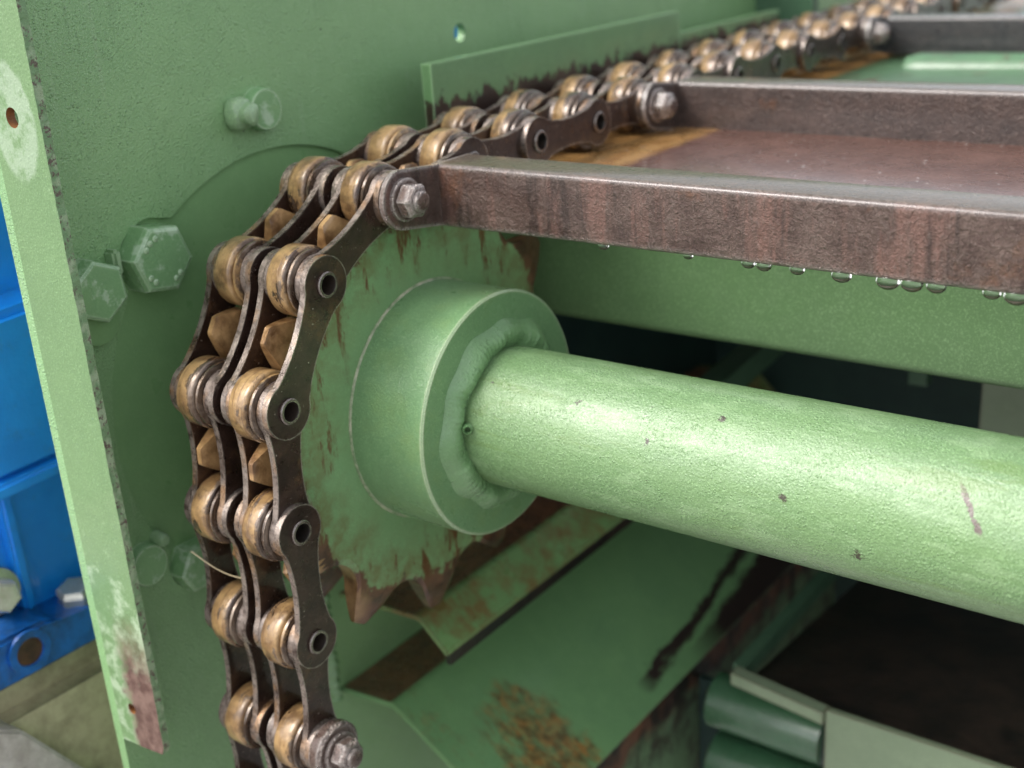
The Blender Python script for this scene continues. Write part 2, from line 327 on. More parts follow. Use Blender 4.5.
def rim_mat():
    n = NT('worn bright plate rim'); n.shift()
    k = n.noise(4, 6, 0.7)
    c = n.mix(n.step(k, 0.36, 0.68), (0.045, 0.027, 0.020), (0.34, 0.28, 0.24))
    c = n.mix(n.math('MULTIPLY', n.step(n.noise(3, 4), 0.52, 0.68), 0.7), c, (0.33, 0.17, 0.06))
    n.bump([(n.noise(22, 4, 0.7), 0.02, 0.5)])
    return n.out(c, n.mixf(n.step(n.noise(16, 4), 0.4, 0.6), 0.18, 0.42), n.mixf(n.step(k, 0.36, 0.68), 0.3, 0.65), 0.4, 0.1)
M_rim = rim_mat()
def roller_mat():
    n = NT('tan grease on roller'); n.shift()
    sx = n.xyz()[0]
    st = n.noise(2.5, 6, 0.7, stretch=(9, 1.0, 1.0))
    tan = n.mix(n.step(n.noise(4, 6, 0.7), 0.33, 0.62), (0.17, 0.095, 0.038), (0.42, 0.265, 0.115))
    sil = n.mix(n.step(st, 0.44, 0.60), (0.045, 0.027, 0.018), (0.24, 0.18, 0.135))
    c0_ = n.math('MULTIPLY', n.math('SUBTRACT', n.rand(), 0.4), 0.14)
    xe = n.math('ADD', n.math('ADD', sx, c0_), n.math('MULTIPLY', n.math('SUBTRACT', n.noise(2.2, 6, 0.7), 0.5), 0.34))
    bare = n.math('MAXIMUM', n.step(xe, 0.075, 0.10), n.step(n.noise(2.2, 6, 0.75, stretch=(3, 1, 1)), 0.57, 0.61))
    ringn = n.noise(2.0, 4, 0.7, stretch=(16, 0.7, 0.7))
    tan = n.mix(n.math('MULTIPLY', n.step(ringn, 0.54, 0.62), 0.7), tan, (0.12, 0.06, 0.03))
    c = n.mix(bare, tan, sil)
    c = n.mix(n.math('MULTIPLY', n.step(n.noise(3.5, 7, 0.8), 0.47, 0.64), 0.85), c, (0.085, 0.045, 0.022))
    n.bump([(st, 0.02, 0.35), (n.noise(10, 5, 0.7), 0.03, 0.35)])
    return n.out(c, n.mixf(bare, 0.3, 0.2), n.mixf(bare, 0.1, 0.5), 0.6, 0.1)
M_roller = roller_mat()
def pin_mat():
    n = NT('worn pin rim'); n.shift()
    e = n.wear(0.02, 0.03, 0.15)
    c = n.mix(e, (0.09, 0.06, 0.045), (0.72, 0.66, 0.6))
    n.bump([(n.noise(20, 3), 0.015, 0.4)])
    return n.out(c, 0.24, n.math('ADD', n.math('MULTIPLY', e, 0.4), 0.5, True), 0.5)
M_pin = pin_mat()
def blue_mat():
    n = NT('glossy blue housing paint')
    c = n.mix(n.step(n.noise(1.2, 4), 0.38, 0.62), (0.008, 0.22, 0.74), (0.012, 0.28, 0.86))
    c = n.mix(n.step(n.voro(1.9), 0.085, 0.05), c, (0.004, 0.03, 0.09))
    c = n.mix(n.math('MULTIPLY', n.step(n.noise(2.5, 5, 0.75), 0.56, 0.75), 0.35), c, (0.05, 0.09, 0.13))
    n.bump([(n.noise(9, 4), 0.02, 0.25), (n.noise(45, 2), 0.006, 0.4)])
    return n.out(c, 0.28, 0.0, 0.5, 0.1)
M_blue = blue_mat()
M_bluedk = simple('grimy blue foot paint', (0.004, 0.05, 0.19), (0.003, 0.12, 0.46), 0.32, 0, 0.5, 3, 0.3, 14)
M_zinc = simple('zinc plated bolt', (0.50, 0.48, 0.40), (0.68, 0.66, 0.58), 0.24, 0.7, 0, 6, 0.2)
M_galv = simple('yellowish galvanised steel', (0.30, 0.25, 0.17), (0.58, 0.50, 0.34), 0.2, 0.15, 0.5, 1.6, 0.25, 5)
M_greyplate = simple('dirty pale grey plate', (0.38, 0.34, 0.31), (0.55, 0.51, 0.47), 0.45, 0.1, 0.2, 5, 0.5, 18)
M_rusthole = simple('orange rust in the hole', (0.30, 0.12, 0.03), (0.10, 0.04, 0.02), 0.6)
M_holedk = simple('dark rust inside the hole', (0.04, 0.018, 0.010), (0.12, 0.05, 0.025), 0.5)
M_black = simple('wet black oily floor and gap shade', (0.012, 0.011, 0.009), (0.034, 0.024, 0.018), 0.35, 0, 0.2, 2, 0.4, 8)
M_darkteal = simple('green inner wall darkened for shade', (0.008, 0.028, 0.024), (0.014, 0.042, 0.032), 0.6, 0, 0.1, 1.0, 0.2)  # gloom inside the machine is put into this near-black green
M_ground = simple('grey concrete', (0.20, 0.195, 0.185), (0.28, 0.27, 0.26), 0.8, 0, 0, 0.2, 0.3, 2, rounded=0)
M_fibre = simple('pale straw fibre', (0.45, 0.36, 0.2), (0.6, 0.5, 0.32), 0.5)
def water_mat():
    n = NT('clear water'); n.b.inputs['Transmission Weight'].default_value = 1; n.b.inputs['IOR'].default_value = 1.33
    return n.out((1.0, 1.0, 1.0), 0.02)
M_water = water_mat()

# ------------------------------------------------------------------ mesh helpers (pitch units)
def wloc(o):
    v = Vector((0, 0, 0))
    while o is not None: v += o.location; o = o.parent
    return v
def obj(name, bm, mats, parent=None, smooth=None, loc=None):
    """bm is in world pitches (or local to loc); links it as ONE mesh object"""
    if loc is None:
        if parent is not None: bm.transform(Matrix.Translation(-wloc(parent) / S))
        L = Vector((0, 0, 0))
    else:
        bm.transform(Matrix.Translation(-Vector(loc)))
        L = Vector(loc) * S - (wloc(parent) if parent else Vector((0, 0, 0)))
    bm.transform(Matrix.Scale(S, 4))
    bmesh.ops.recalc_face_normals(bm, faces=bm.faces)
    me = bpy.data.meshes.new(name)
    if smooth is not None:
        for f in bm.faces: f.smooth = True
        for e in bm.edges:
            if len(e.link_faces) == 2 and e.calc_face_angle(0) > R3(smooth): e.smooth = False
    bm.to_mesh(me); bm.free()
    for mm in (mats if isinstance(mats, (list, tuple)) else [mats]): me.materials.append(mm)
    o = bpy.data.objects.new(name, me); col.objects.link(o)
    if parent is not None: o.parent = parent
    o.location = L
    return o
def tag(o, label=None, cat=None, group=None, kind=None):
    if label: o['label'] = label
    if cat: o['category'] = cat
    if group: o['group'] = group
    if kind: o['kind'] = kind
    return o
def empty(name, loc, label, cat, group=None):
    o = bpy.data.objects.new(name, None); col.objects.link(o); o.location = Vector(loc) * S
    o.empty_display_size = 0.02
    return tag(o, label, cat, group)
def frame(axis):
    a = Vector(axis).normalized()
    u = Vector((0, 0, 1)) if abs(a.z) < 0.9 else Vector((0, 1, 0))
    v = a.cross(u).normalized(); u = v.cross(a).normalized()
    return a, u, v
def box(bm, x0, x1, y0, y1, z0, z1, mi=0):
    vs = [bm.verts.new((x, y, z)) for x in (x0, x1) for y in (y0, y1) for z in (z0, z1)]
    for q in ((0, 1, 3, 2), (4, 6, 7, 5), (0, 4, 5, 1), (2, 3, 7, 6), (0, 2, 6, 4), (1, 5, 7, 3)):
        f = bm.faces.new([vs[i] for i in q]); f.material_index = mi
def lathe(bm, origin, axis, prof, n=48, cap=(True, True), rot=0.0, mi=0, jit=None):
    """prof = [(distance along axis, radius), ...]; n=6 gives a hexagon"""
    a, u, v = frame(axis); o = Vector(origin); rings = []
    for i, (h, r) in enumerate(prof):
        ring = []
        for k in range(n):
            t = 2 * PI * k / n + rot; rr = r if jit is None else r + jit(i, t)
            ring.append(bm.verts.new(o + a * h + (u * math.cos(t) + v * math.sin(t)) * rr))
        rings.append(ring)
    for A, B in zip(rings, rings[1:]):
        for k in range(n):
            f = bm.faces.new((A[k], A[(k + 1) % n], B[(k + 1) % n], B[k])); f.material_index = mi
    if cap[0]: bm.faces.new(rings[0][::-1]).material_index = mi
    if cap[1]: bm.faces.new(rings[-1]).material_index = mi
def closed_lathe(bm, origin, axis, prof, n=48, mi=0):
    lathe(bm, origin, axis, prof + [prof[0]], n, (False, False), mi=mi)
    bmesh.ops.remove_doubles(bm, verts=bm.verts, dist=1e-6)
def pip(p, poly):
    c = False; j = len(poly) - 1
    for i in range(len(poly)):
        a, b = poly[i], poly[j]
        if (a[1] > p[1]) != (b[1] > p[1]) and p[0] < (b[0] - a[0]) * (p[1] - a[1]) / (b[1] - a[1]) + a[0]: c = not c
        j = i
    return c
def circ(c, r, n=32): return [(c[0] + r * math.cos(2 * PI * k / n), c[1] + r * math.sin(2 * PI * k / n)) for k in range(n)]
def plate(bm, outline, holes, place, t, rim_mi=0, hole_mi=None):
    """flat plate with holes; place(u, v, h) -> Vector with h from 0 to -t"""
    pts = []; edges = []
    for loop in [outline] + holes:
        s0 = len(pts); pts += [Vector(p) for p in loop]
        edges += [(s0 + i, s0 + (i + 1) % len(loop)) for i in range(len(loop))]
    if holes:
        vo, eo, fo, _, _, _ = geometry.delaunay_2d_cdt(pts, edges, [], 1, 1e-6)
        tris = []
        for f in fo:
            c = sum((vo[i] for i in f), Vector((0, 0))) / len(f)
            if pip(c, outline) and not any(pip(c, h) for h in holes): tris.append(f)
    else:
        vo = pts; tris = [list(range(len(pts)))]
    F = [bm.verts.new(place(p[0], p[1], 0)) for p in vo]; B = [bm.verts.new(place(p[0], p[1], -t)) for p in vo]
    for f in tris:
        bm.faces.new([F[i] for i in f]); bm.faces.new([B[i] for i in reversed(f)])
    cnt = {}
    for f in tris:
        for i in range(len(f)):
            e = (f[i], f[(i + 1) % len(f)]); cnt[tuple(sorted(e))] = cnt.get(tuple(sorted(e)), 0) + 1
    for (i, j), k in cnt.items():
        if k == 1:
            f = bm.faces.new((F[i], F[j], B[j], B[i]))
            mid = (vo[i] + vo[j]) / 2
            inh = any(min((mid - Vector(p)).length for p in h) < 0.05 for h in holes)
            f.material_index = (hole_mi if (inh and hole_mi is not None) else rim_mi)
def extrude_profile(bm, prof, y0, y1, t, ny=1):
    """open polyline profile in x,z swept along y with a thickness t (offset downwards/left)"""
    P = [Vector(p) for p in prof]; N = []
    for i in range(len(P)):
        d = (P[min(i + 1, len(P) - 1)] - P[max(i - 1, 0)]).normalized(); N.append(Vector((d.y, -d.x)) * -1)
    loop = P + [p - q * t for p, q in zip(reversed(P), reversed(N))]
    A = [bm.verts.new((p.x, y0, p.y)) for p in loop]; B = [bm.verts.new((p.x, y1, p.y)) for p in loop]
    n = len(loop)
    for i in range(n): bm.faces.new((A[i], A[(i + 1) % n], B[(i + 1) % n], B[i]))
    m_ = len(P)
    for i in range(m_ - 1):
        bm.faces.new((A[i], A[i + 1], A[n - 2 - i], A[n - 1 - i])); bm.faces.new((B[i], B[n - 1 - i], B[n - 2 - i], B[i + 1]))
def arc_pts(c, r, a0, a1, n): return [(c[0] + r * math.cos(a0 + (a1 - a0) * k / n), c[1] + r * math.sin(a0 + (a1 - a0) * k / n)) for k in range(n + 1)]
YZ = lambda x: (lambda u, v, h: Vector((x + h, u, v)))

# ------------------------------------------------------------------ ground
bm = bmesh.new(); box(bm, -4000, 4000, -4000, 4000, -16.5, -16)
tag(obj('ground', bm, M_ground), kind='structure')

# ------------------------------------------------------------------ big side plate
XW = -1.9; YL = -2.63
side = empty('side_plate', (XW, YL, -7), 'large upright green machine plate with a big round recess and painted bolts behind the chain', 'machine plate')
def notch(rc, th, rn):
    def f(t):
        d = (t - th + PI) % (2 * PI) - PI; q = rn * rn - (rc * math.sin(d)) ** 2
        return rc * math.cos(d) + math.sqrt(q) if q > 0 and abs(d) < 1 else 0
    return f
b2 = math.atan2(1.52, -1.50)
nf = [notch(2.04, b2, 0.36), notch(2.02, math.atan2(-1.36, -1.60), 0.30)]
rec = []
for k in range(180):
    t = 2 * PI * k / 180; r = max([2.125] + [f(t) for f in nf]); rec.append((r * math.cos(t), r * math.sin(t)))
bm = bmesh.new()
plate(bm, [(YL + 0.002, -9), (22, -9), (22, 3.9), (YL + 0.002, 3.9)], [rec, circ((2.87, 2.81), 0.095, 24), circ((-0.05, -2.75), 0.05, 12)], YZ(XW), 0.10)
obj('plate', bm, M_wall, side)
bm = bmesh.new(); lathe(bm, (XW - 0.16, 0, 0), (1, 0, 0), [(0, 2.55), (0.12, 2.55), (0.12, 0.3)], 96, (True, True))
obj('bearing_plate', bm, M_disc, side, 40)
# flange standing out from the plate along its left edge
bm = bmesh.new()
fx = lambda x, z, h: Vector((x, YL + h, z))
z_at = lambda z: z
rnd = random.Random(3)

z = -2.5
edge_pts = []
while z < 3.8:
    edge_pts.append((-1.30 + rnd.uniform(-0.005, 0.005) + (0.0 if z > -2 else 0.0) + 0.012 * (z / 3), z)); z += rnd.uniform(0.05, 0.1)
fo = [(-1.898, 3.9), (-1.898, -2.62), (-1.6, -2.60), (-1.345, -2.57)] + edge_pts + [(-1.285, 3.9)]
plate(bm, fo, [circ((-1.62, 2.85), 0.075, 20), circ((-1.665, -2.22), 0.05, 16)], lambda u, v, h: Vector((u, YL - h, v)), 0.07, 1, 2)
fl = obj('flange', bm, [M_flange, M_cut, M_rusthole], side, loc=(0, 0, 0))
fl['label'] = 'pale worn green flange with a rust patch at its lower tip'

def hexbolt(name, y, z, r, h, rot, mat, x0=XW, washer=None, cham=0.05):
    bm = bmesh.new()
    if washer: lathe(bm, (x0, y, z), (1, 0, 0), [(0, washer), (0.045, washer), (0.05, washer - 0.01)], 32)
    zb = 0.04 if washer else 0
    lathe(bm, (x0 + zb, y, z), (1, 0, 0), [(0, r), (h - cham, r), (h - 0.014, r * 0.95), (h, r * 0.86)], 6, rot=rot)
    return obj(name, bm, mat, side, 20)
bl = hexbolt('bolt', -1.50, 1.50, 0.31, 0.30, 0.35, M_bolt, x0=XW - 0.07)
# raised grade dots round the rim of the clearest bolt head
bm = bmesh.new()
for k, t in enumerate((0.3, 0.62, 0.95, 2.2, 2.5, 3.6, 3.9)):
    a, u, v = frame((1, 0, 0)); c = Vector((XW + 0.23, -1.50, 1.50)) + (u * math.cos(t) + v * math.sin(t)) * 0.2
    bmesh.ops.create_uvsphere(bm, u_segments=8, v_segments=6, radius=0.028, matrix=Matrix.Translation(c) @ Matrix.Diagonal((0.5, 1, 1, 1)))
obj('raised_mark', bm, M_bolt, bl, 60)
bm = bmesh.new(); box(bm, XW - 0.03, XW + 0.12, -1.90, -1.82, 1.44, 1.66)
bmesh.ops.bevel(bm, geom=bm.edges[:], offset=0.025, segments=2, affect='EDGES')
obj('locking_tab', bm, M_flaked, side, 40)
hexbolt('bolt', -2.12, 1.39, 0.27, 0.20, 0.1, M_bolt)
bm = bmesh.new(); lathe(bm, (XW, -2.10, 1.12), (1, 0, 0), [(0, 0.2), (0.05, 0.2), (0.06, 0.17)], 32); obj('washer', bm, M_disc, side, 40)
# round capped stud with a small knobbly grease nipple beside it (upper), and its lower twin
def stud(y, z, r, knob, h=0.17):
    bm = bmesh.new(); lathe(bm, (XW, y, z), (1, 0, 0), [(0, r * 1.05), (h * 0.8, r), (h, r * 0.94)], 40)
    s_ = obj('stud', bm, M_bolt, side, 30)
    if knob:
        bm = bmesh.new()
        lathe(bm, (XW, y + knob[0], z + knob[1]), (1, 0.1, 0), [(0, 0.14), (0.09, 0.145), (0.13, 0.125), (0.14, 0.10), (0.20, 0.095), (0.225, 0.06)], 16, jit=lambda i, t: 0.01 * math.sin(3 * t + i))
        obj('grease_nipple', bm, M_flaked, side, 40)
stud(-0.07, 2.49, 0.185, (-0.27, 0.0), 0.12)
stud(-2.09, -1.12, 0.19, None, 0.10)
bm = bmesh.new(); lathe(bm, (XW, -1.92, -0.94), (1, 0, 0), [(0, 0.07), (0.12, 0.06), (0.14, 0.04)], 12); obj('grease_nipple', bm, M_flaked, side, 40)
hexbolt('bolt', -1.60, -1.36, 0.24, 0.20, 0.5, M_bolt, x0=XW - 0.04)
# weld seam low on the plate beside the chain
bm = bmesh.new()
prev = None; rings = []
for i in range(70):
    zz = -2.35 - i * 0.02; rr = 0.075 + 0.012 * math.sin(i * 1.1) + rnd.uniform(-0.004, 0.004)
    rings.append([bm.verts.new((XW + rr * 1.2 * math.sin(PI * k / 8), -0.12 + rr * math.cos(PI * k / 8) + 0.01 * math.sin(i * .3), zz)) for k in range(9)])
for A, B in zip(rings, rings[1:]):
    for k in range(8): bm.faces.new((A[k], A[k + 1], B[k + 1], B[k]))
obj('weld_seam', bm, M_weld, side, 70)

# ------------------------------------------------------------------ upper chain guides beside the chain
def guide(name, x, y0, y1, z0, z1, label, mat=M_guide, t=0.12):
    bm = bmesh.new(); box(bm, x - t, x, y0, y1, z0, z1)
    return tag(obj(name, bm, mat, loc=(x, y0, z0)), label, 'guide plate')
def guide0(name, x, y0, y1, z0, z1, label, t=0.12):
    # origin kept at the scene origin so that the grease line height is shared
    bm = bmesh.new(); box(bm, x - t, x, y0, y1, z0, z1)
    return tag(obj(name, bm, M_guide), label, 'guide plate')
guide0('chain_guide', -1.25, 1.58, 6.42, 1.75, 2.67, 'long green guide plate with a ragged dark grease line behind the chain')
guide0('chain_guide', -1.25, 6.44, 9.3, 1.75, 2.40, 'lower green guide plate continuing behind the chain further back')
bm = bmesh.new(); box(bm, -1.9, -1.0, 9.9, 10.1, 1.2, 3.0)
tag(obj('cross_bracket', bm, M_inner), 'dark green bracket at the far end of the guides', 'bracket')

# ------------------------------------------------------------------ sprocket, hub and shaft
RP = 1.9626; STEP = 2 * math.asin(.5 / RP); TH0 = 1.7977
shaft = empty('drive_shaft', (0, 0, 0), 'thick wet green shaft welded to a drum hub with a toothed wheel inside the chain', 'shaft')
bm = bmesh.new(); lathe(bm, (0.45, 0, 0), (1, 0, 0), [(0, .6), (2, .6), (4, .6), (8.5, .6)], 96); obj('shaft_tube', bm, M_shaft, shaft, 40)
bm = bmesh.new(); lathe(bm, (-0.26, 0, 0), (1, 0, 0), [(0, 1.065), (0.81, 1.065), (0.826, 1.05), (0.827, 0.5)], 128, (True, True))
hub = obj('hub', bm, M_hub, shaft, 25)
bm = bmesh.new()
rg = random.Random(5); ph = [rg.uniform(0, 6) for _ in range(8)]
NA = 300; sec = 9; rings = []
for i in range(NA):
    t = 2 * PI * i / NA
    wv = 0.5 * math.sin(5 * t + ph[0]) + 0.5 * math.sin(11 * t + ph[1]) + 0.4 * math.sin(3 * t + ph[2])
    rip = 0.0035 * math.sin(52 * t + 9 * math.sin(3 * t) + 4 * math.sin(7 * t)) + 0.003 * math.sin(91 * t + ph[3]) + 0.006 * math.sin(17 * t + ph[4]) + 0.008 * math.sin(9 * t + ph[6])
    W = 0.225 + 0.03 * wv; Hh = 0.07 + 0.02 * math.sin(4 * t + ph[5]); ring = []
    for k in range(sec):
        q = k / (sec - 1); rr = 0.60 + W * q; hx = Hh * (1 - q) ** 0.85 + 0.06 * math.sin(PI * q) + rip * math.sin(PI * min(1, q + .15))
        ring.append(bm.verts.new((0.567 + hx, rr * math.cos(t), rr * math.sin(t))))
    rings.append(ring)
for i in range(NA):
    A, B = rings[i], rings[(i + 1) % NA]
    for k in range(sec - 1): bm.faces.new((A[k], A[k + 1], B[k + 1], B[k]))
obj('weld_bead', bm, M_weld, hub, 80)
bm = bmesh.new(); closed_lathe(bm, (-0.205, 0, 0), (1, 0, 0), [(-0.01, 1.06), (-0.008, 1.077), (0.0, 1.082), (0.012, 1.076), (0.018, 1.06)], 160)
obj('paint_seam', bm, M_seam, hub, 60)
bm = bmesh.new(); closed_lathe(bm, (0.665, -0.60, 0.11), (0.8, -1, 0.25), [(0, 0.05), (0.06, 0.04), (0.075, 0.03), (0.02, 0.02)], 14)
obj('weld_spatter', bm, M_weld, hub, 60)

def outline_r(theta):
    d = (theta - TH0) % STEP; d = min(d, STEP - d); rr = 0.292
    x = RP * math.sin(d)
    g = RP * math.cos(d) - math.sqrt(max(rr * rr - x * x, 0)) if x < rr * 0.98 else 9
    dd = math.degrees(d)
    tip = 2.075
    lim = 1.80 + (tip - 1.80) * min(1, max(0, (dd - 7.4) / 5.4))
    return min(g, lim)
def gear(x, hw):
    bm = bmesh.new(); NT_ = 720; fr = (0.25, 0.7, 0.8, 0.88, 0.93, 0.965, 1.0)
    off = TH0 % STEP
    F = []; B = []
    for i in range(NT_):
        # 12.2 teeth do not close: the spare part of a tooth falls behind the far side, out of sight
        t = 2 * PI * i / NT_; R_ = outline_r(t if t > 1.2 - 2 * PI else t)
        rf = []; rb = []
        for q in fr:
            r = R_ * q; h = hw if r < 1.78 else hw * (1 - 0.72 * min(1, (r - 1.78) / 0.30) ** 1.3)
            if q == 1.0: h *= 0.86
            rf.append(bm.verts.new((x + h, r * math.cos(t), r * math.sin(t)))); rb.append(bm.verts.new((x - h, r * math.cos(t), r * math.sin(t))))
        F.append(rf); B.append(rb)
    for i in range(NT_):
        j = (i + 1) % NT_
        for k in range(len(fr) - 1):
            for f in (bm.faces.new((F[i][k], F[i][k + 1], F[j][k + 1], F[j][k])), bm.faces.new((B[i][k], B[j][k], B[j][k + 1], B[i][k + 1]))):
                pass
        f = bm.faces.new((F[i][-1], B[i][-1], B[j][-1], F[j][-1])); f.material_index = 1
    for f in bm.faces:
        c = f.calc_center_median()
        if math.hypot(c.y, c.z) > 1.80: f.material_index = 1
    return obj('sprocket', bm, [M_sprocket, M_tooth], shaft, 12)
gear(-0.295, 0.09); gear(-0.895, 0.09)

# ------------------------------------------------------------------ chain
def pinpos():
    P = {}
    for k in range(0, 4): a = TH0 + k * STEP; P[k] = Vector((0, RP * math.cos(a), RP * math.sin(a)))
    P[-1] = P[0] + Vector((0, math.cos(.088), math.sin(.088)))
    for k in range(-2, -20, -1): P[k] = P[k + 1] + Vector((0, math.cos(.0055), math.sin(.0055)))
    P[4] = P[3] + Vector((0, math.cos(-1.556), math.sin(-1.556)))
    for k in (5, 6, 7): b = -1.609 + 0.03 * (k - 5) if k == 5 else -1.60; P[k] = P[k - 1] + Vector((0, math.cos(b), math.sin(b)))
    return P
PP = pinpos()
chain = empty('roller_chain', (0, 0, 0), 'greasy double strand roller chain with tan rollers wrapped round the green toothed wheel', 'chain')
def link_outline(re=0.225, wst=0.13, n=10):
    """dog-bone link, pins at u=0 and u=1"""
    pts = []
    # upper side right to left, waist arc between tangent points
    a0 = R3(52)
    right = [(1 + re * math.cos(t), re * math.sin(t)) for t in [(-PI + a0 + PI * 0) + (2 * PI - 2 * a0) * k / 20 for k in range(21)]]
    # waist upper curve: cosine blend from the right lobe to the left lobe
    xr, zr = right[-1]
    up = []
    for k in range(1, n):
        q = k / n; x = xr + (1 - xr - xr) * q
        s_ = math.sin(PI * q); up.append((x, zr - (zr - wst) * (s_ ** 0.8)))
    left = [(-x + 1, z) for x, z in right]
    left = [(1 - x, z) for x, z in reversed(right)]
    dn = [(1 - x, -z) for x, z in up]
    return right + up + left + dn
LO = link_outline()
def place_link(x, t):
    return lambda u, v, h: Vector((x + h, u, v))
def make_plate(t, hole):
    bm = bmesh.new(); plate(bm, LO, [circ((0, 0), hole, 24), circ((1, 0), hole, 24)], place_link(0, t), t, 1, 1)
    o = obj('link_plate', bm, [M_plate, M_rim], chain, 30); return o
outerP = make_plate(0.055, 0.09); innerP = make_plate(0.056, 0.12)
bm = bmesh.new()
closed_lathe(bm, (0, 0, 0), (1, 0, 0), [(-0.13, 0.11), (-0.13, 0.245), (-0.12, 0.268), (-0.10, 0.281), (0.04, 0.284), (0.068, 0.28), (0.078, 0.268), (0.083, 0.248), (0.094, 0.248), (0.10, 0.264), (0.122, 0.262), (0.13, 0.24), (0.13, 0.11)], 56)
rollerP = obj('roller', bm, M_roller, chain, 50)
bm = bmesh.new()
closed_lathe(bm, (0, 0, 0), (1, 0, 0), [(-1.12, 0.075), (-1.12, 0.103), (0.018, 0.103), (0.026, 0.095), (0.026, 0.078), (0.012, 0.072)], 28)
for f_ in bm.faces:
    c_ = f_.calc_center_median()
    if math.hypot(c_.y, c_.z) < 0.0762: f_.material_index = 1
lathe(bm, (-0.5, 0, 0), (1, 0, 0), [(0, 0.0751), (0.3, 0.0751)], 28, mi=1)  # black plug added deep in the bore so the hole stays dark
pinP = obj('hollow_pin', bm, [M_pin, M_black], chain, 30)
bm = bmesh.new()
closed_lathe(bm, (0, 0, 0), (1, 0, 0), [(-0.02, 0.11), (-0.02, 0.16), (-0.005, 0.175), (0.0, 0.175), (0.02, 0.155), (0.02, 0.11)], 32)
collarP = obj('collar', bm, M_plate, chain, 30)
first = set()
def put(src, loc, rx):
    if src.name not in first: first.add(src.name); o = src
    else:
        o = src.copy(); col.objects.link(o); o.parent = chain
    o.location = Vector(loc) * S; o.rotation_euler = (rx, 0, 0); return o
rr_ = random.Random(11)
KMIN = -18
for k in range(KMIN, 8):
    p = PP[k]
    for sx in (0, -0.60):
        put(rollerP, (sx - 0.25, p.y, p.z), rr_.uniform(0, 6.28))
    put(pinP, (0, p.y, p.z), rr_.uniform(0, 6.28))
    put(collarP, (-0.55, p.y, p.z), rr_.uniform(0, 6.28))
    if k > KMIN:
        q = PP[k - 1]; d = q - p; ang = math.atan2(d.z, d.y)     # link from k back to k-1
        outer = (k % 2 == 0)
        for sx in (0, -0.60):
            xs = ((0.0, -0.452) if outer else (-0.055, -0.393))
            for x in xs: put(outerP if outer else innerP, (sx + x, p.y, p.z), ang)

# ------------------------------------------------------------------ flight bars bolted to the chain
def tube_section(bm, x0, x1, y0, y1, z0, z1, r=0.045, t=0.06):
    """square hollow bar along x with rounded corners"""
    def loop(a, b, c, d, r):
        pts = []
        for cx, cz, s0 in ((b - r, d - r, 0), (a + r, d - r, 1), (a + r, c + r, 2), (b - r, c + r, 3)):
            pts += [(cx + r * math.cos(PI / 2 * (s0 + k / 5)), cz + r * math.sin(PI / 2 * (s0 + k / 5))) for k in range(6)]
        return pts
    O = loop(y0, y1, z0, z1, r)
    plate_ = lambda u, v, h: Vector((x1 + h, u, v))
    A = [bm.verts.new((x1, u, v)) for u, v in O]; B = [bm.verts.new((x0, u, v)) for u, v in O]
    n = len(O)
    for i in range(n): bm.faces.new((A[i], A[(i + 1) % n], B[(i + 1) % n], B[i]))
    bm.faces.new(A); bm.faces.new(B[::-1])
def flight(k, label, mat, y0=None, zlo=-0.40, zhi=0.09, length=7.5):
    p = PP[k]; q = PP[k - 1]
    g = empty('flight_bar', (0.03, p.y, p.z), label, 'bar', 'steel flight bars bolted across the chain')
    # the bar itself is level; its front face stands one 0.44 pitch behind the nut
    yb = p.y + 0.44; zt = max(p.z, q.z) + zhi + 0.02; zb = zt - 0.525
    bm = bmesh.new(); tube_section(bm, 0.052, 0.052 + length, yb, yb + 0.46, zb, zt)
    obj('bar', bm, mat, g, 25)
    # end plate: rounded round the bolt and running straight into the bar
    re = 0.245
    ol = arc_pts((p.y, p.z), re, PI * 0.56, PI * 1.46, 18) + [(yb + 0.1, zb + 0.0), (yb + 0.46, zb), (yb + 0.46, zt - 0.003), (yb, zt - 0.003)]
    bm = bmesh.new(); plate(bm, ol, [], lambda u, v, h: Vector((0.075 + h, u, v)), 0.045, 0)
    obj('end_plate', bm, mat, g)
    nutset(g, p, 0.075)
    return g
def nutset(g, p, x):
    bm = bmesh.new()
    lathe(bm, (x, p.y, p.z), (1, 0, 0), [(0, 0.175), (0.03, 0.175), (0.035, 0.165)], 32, (True, True)); o = obj('washer', bm, M_nut, g, 30)
    bm = bmesh.new()
    lathe(bm, (x + 0.036, p.y, p.z), (1, 0, 0), [(0, 0.148), (0.10, 0.148), (0.128, 0.115)], 6, (True, True), rot=0.4)
    bmesh.ops.bevel(bm, geom=bm.edges[:], offset=0.008, segments=2, affect='EDGES')
    obj('nut', bm, M_nut, g, 30)
    bm = bmesh.new()
    lathe(bm, (x + 0.1, p.y, p.z), (1, 0, 0), [(0, 0.088), (0.04, 0.088), (0.045, 0.078), (0.06, 0.088), (0.075, 0.078), (0.09, 0.086), (0.105, 0.06)], 24)
    obj('bolt_tip', bm, M_nut, g, 40)
f1 = flight(0, 'wet rusty brown steel bar across the front, nearest of the bars, above the green shaft', M_bar)
f2 = flight(-4, 'second rusty steel bar behind the nearest one with an orange rust mark', M_bar2, zhi=0.15)
f3 = flight(-10, 'farthest blackened steel bar at the top right edge', M_bar3, zhi=0.15)
